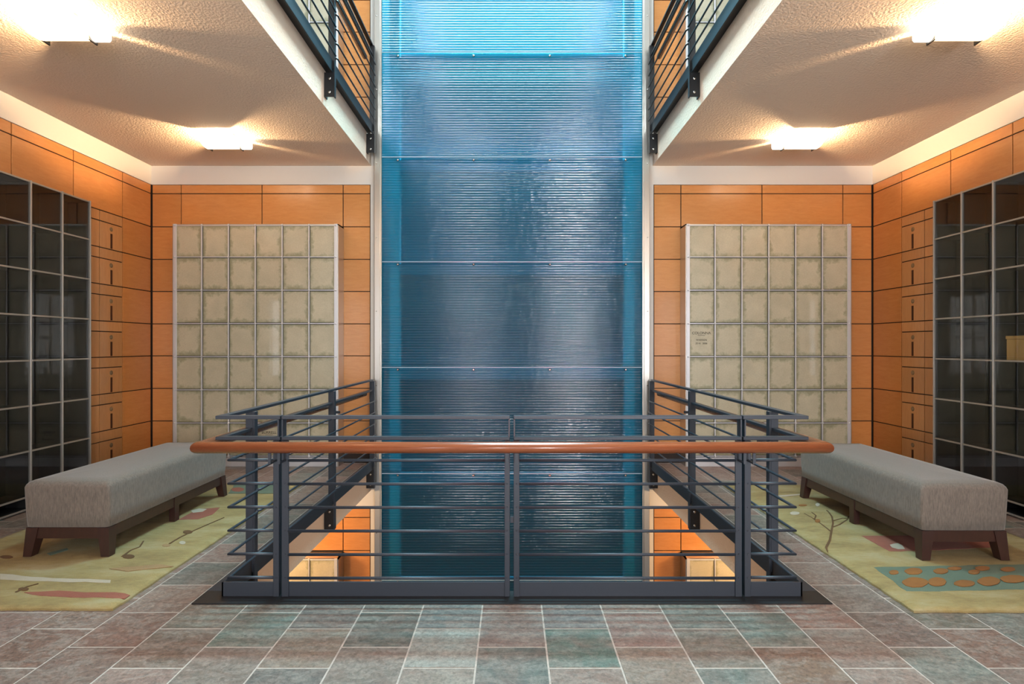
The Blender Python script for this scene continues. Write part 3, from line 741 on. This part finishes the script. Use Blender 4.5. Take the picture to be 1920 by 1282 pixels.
# ------------------------------------------------------------------ rugs
def rug(s, y0, y1, label, motifs):
    t = thing('wool_rug', (s * 3.08, (y0 + y1) / 2, 0), label, 'rug')
    x0, x1 = sorted((s * 2.240, s * 3.925)); rr = random.Random(3 + s)
    nx, ny = 40, 70; b = B(); bm = b.bm
    def P(i, j):
        x = x0 + (x1 - x0) * i / nx; y = y0 + (y1 - y0) * j / ny
        if i in (0, nx): x += rr.uniform(-0.004, 0.004)
        if j in (0, ny): y += rr.uniform(-0.004, 0.004)
        z = 0.0205 + rr.uniform(-0.0012, 0.0012)
        if i in (0, nx) or j in (0, ny): z = 0.013
        return (x, y, z)
    g = [[bm.verts.new(P(i, j)) for j in range(ny + 1)] for i in range(nx + 1)]
    for i in range(nx):
        for j in range(ny):
            f = bm.faces.new((g[i][j], g[i + 1][j], g[i + 1][j + 1], g[i][j + 1])); f.smooth = True
    edge = [g[i][0] for i in range(nx)] + [g[nx][j] for j in range(ny)] + [g[i][ny] for i in range(nx, 0, -1)] + [g[0][j] for j in range(ny, 0, -1)]
    low = [bm.verts.new((v.co.x, v.co.y, 0.001)) for v in edge]
    for k in range(len(edge)): bm.faces.new((edge[k], low[k], low[(k + 1) % len(edge)], edge[(k + 1) % len(edge)]))
    bm.faces.new(low)
    obj('pile', b, M['rug'], t)
    zz = 0.0215
    for mat, kind, pts in motifs:
        # outlines are given as floor points and end up as real tufted shapes on the pile
        zz += 0.00025
        if kind == 'poly':
            P2 = [FLZ(px, py) for px, py in pts]
            P2 = wobble(P2, rr)
        elif kind == 'oval':
            (px, py, rx, ry) = pts; c = FLZ(px, py); ex = FLZ(px + rx, py); ey = FLZ(px, py - ry); P2 = []
            for q in range(18):
                a = 2 * PI * q / 18; k = 1 + rr.uniform(-0.06, 0.06)
                P2.append((c[0] + (ex[0] - c[0]) * math.cos(a) * k + (ey[0] - c[0]) * math.sin(a) * k, c[1] + (ey[1] - c[1]) * math.sin(a) * k))
        elif kind == 'line':
            Q = [Vector(FLZ(px, py)) for px, py in pts[1]]; wd = pts[0]; L = []; R = []
            for q, p in enumerate(Q):
                d = (Q[min(q + 1, len(Q) - 1)] - Q[max(q - 1, 0)]).normalized(); nrm = Vector((-d.y, d.x)) * wd * (1 - 0.5 * q / len(Q))
                L.append(p + nrm); R.append(p - nrm)
            P2 = [tuple(p) for p in L] + [tuple(p) for p in R[::-1]]
        P2 = [(min(max(x, x0 + 0.01), x1 - 0.01), min(max(y, y0 + 0.01), y1 - 0.01)) for x, y in P2]
        ar = sum(P2[i][0] * P2[(i + 1) % len(P2)][1] - P2[(i + 1) % len(P2)][0] * P2[i][1] for i in range(len(P2)))
        if ar < 0: P2 = P2[::-1]
        bb = B()
        a = [bb.bm.verts.new((x, y, zz - 0.0035)) for x, y in P2]; c_ = [bb.bm.verts.new((x, y, zz)) for x, y in P2]
        top = bb.bm.faces.new(c_)
        for q in range(len(P2)): bb.bm.faces.new((a[q], a[(q + 1) % len(P2)], c_[(q + 1) % len(P2)], c_[q]))
        bmesh.ops.triangulate(bb.bm, faces=[top])
        obj('motif', bb, M[mat], t)
def FLZ(px, py):
    y = F * (H - 0.022) / (py - CY); return ((px - CX) * y / F, y)
def wobble(P2, rr):
    out = []
    for i, p in enumerate(P2):
        q = P2[(i + 1) % len(P2)]; L = math.dist(p, q); k = max(1, int(L / 0.07))
        for j in range(k):
            t_ = j / k; n_ = 0.006 if j else 0.002
            out.append((p[0] + (q[0] - p[0]) * t_ + rr.uniform(-n_, n_), p[1] + (q[1] - p[1]) * t_ + rr.uniform(-n_, n_)))
    return out
LM = [
 ('rug_white', 'poly', [(0, 1075), (60, 1081), (120, 1084), (208, 1087), (207, 1092), (110, 1090), (40, 1088), (0, 1086)]),
 ('rug_red', 'poly', [(45, 1110), (110, 1107), (160, 1110), (215, 1110), (255, 1115), (246, 1122), (190, 1119), (120, 1119), (60, 1114)]),
 ('rug_red', 'poly', [(335, 974), (372, 954), (412, 951), (398, 964), (372, 973)]),
 ('rug_white', 'poly', [(358, 957), (374, 953), (388, 954), (380, 959), (362, 961)]),
 ('rug_white', 'oval', (342, 1017, 6, 3)), ('rug_pink', 'oval', (312, 1022, 8, 2.5)),
 ('rug_brown', 'oval', (241, 1043, 11, 4)), ('rug_brown', 'oval', (352, 997, 9, 3)), ('rug_brown', 'oval', (44, 1104, 10, 3)), ('rug_brown', 'oval', (12, 1044, 12, 3)),
 ('rug_brown', 'line', (0.007, [(229, 1043), (246, 1031), (262, 1025), (269, 1014)])),
 ('rug_brown', 'line', (0.007, [(318, 1019), (336, 1008), (360, 996), (385, 985), (420, 970)])),
 ('rug_brown', 'line', (0.007, [(30, 1110), (50, 1100), (72, 1094)])),
 ('rug_pink', 'poly', [(205, 1066), (300, 1058), (330, 1062), (240, 1071)]),
 ('rug_teal', 'poly', [(428, 925), (440, 908), (520, 908), (520, 925)]), ('rug_red', 'oval', (446, 918, 12, 4)),
 ('rug_teal', 'poly', [(88, 1038), (125, 1028), (128, 1031), (95, 1041)]),
]
RM = [
 ('rug_teal', 'poly', [(1638, 1063), (1700, 1108), (1760, 1108), (1935, 1104), (1935, 1057)]),
 ('rug_red', 'poly', [(1615, 1004), (1668, 1033), (1760, 1031), (1885, 1024), (1840, 1003)]),
 ('rug_white', 'poly', [(1668, 1021), (1676, 1019), (1684, 1018), (1692, 1022), (1697, 1029), (1684, 1029), (1672, 1026)]),
 ('rug_brown', 'line', (0.009, [(1549, 1034), (1549, 1026), (1556, 1012), (1559, 995), (1562, 980), (1560, 968), (1554, 960), (1550, 956)])),
 ('rug_brown', 'line', (0.006, [(1558, 996), (1548, 988), (1536, 979), (1524, 971), (1508, 962)])),
 ('rug_brown', 'line', (0.006, [(1561, 988), (1574, 983), (1588, 974), (1592, 967)])),
 ('rug_brown', 'line', (0.005, [(1562, 976), (1580, 971), (1594, 972)])),
 ('rug_brown', 'line', (0.005, [(1527, 973), (1530, 966), (1522, 960)])),
 ('rug_white', 'oval', (1490, 962, 9, 3)), ('rug_white', 'oval', (1533, 946, 4, 3)), ('rug_orange', 'oval', (1533, 976, 5, 3)), ('rug_orange', 'oval', (1505, 947, 8, 1.6)),
 ('rug_white', 'poly', [(1455, 929), (1500, 926), (1500, 928), (1455, 932)]),
]
for px, py, rx, ry in ((1676, 1073, 9, 4), (1713, 1071, 17, 6), (1716, 1092, 24, 9), (1764, 1071, 14, 5), (1757, 1091, 17, 8), (1790, 1066, 14, 3), (1808, 1094, 20, 6),
                       (1826, 1073, 11, 4), (1854, 1090, 21, 8), (1842, 1066, 14, 4), (1900, 1086, 24, 7), (1890, 1068, 14, 4)):
    RM.append(('rug_orange', 'oval', (px, py, rx, ry)))
rug(-1, YF(1145), YF(909), 'olive gold wool rug with white and red streaks under the bench left of the opening', LM)
rug(1, YF(1149), YF(911), 'olive gold wool rug with a teal leaf patch under the bench right of the opening', RM)
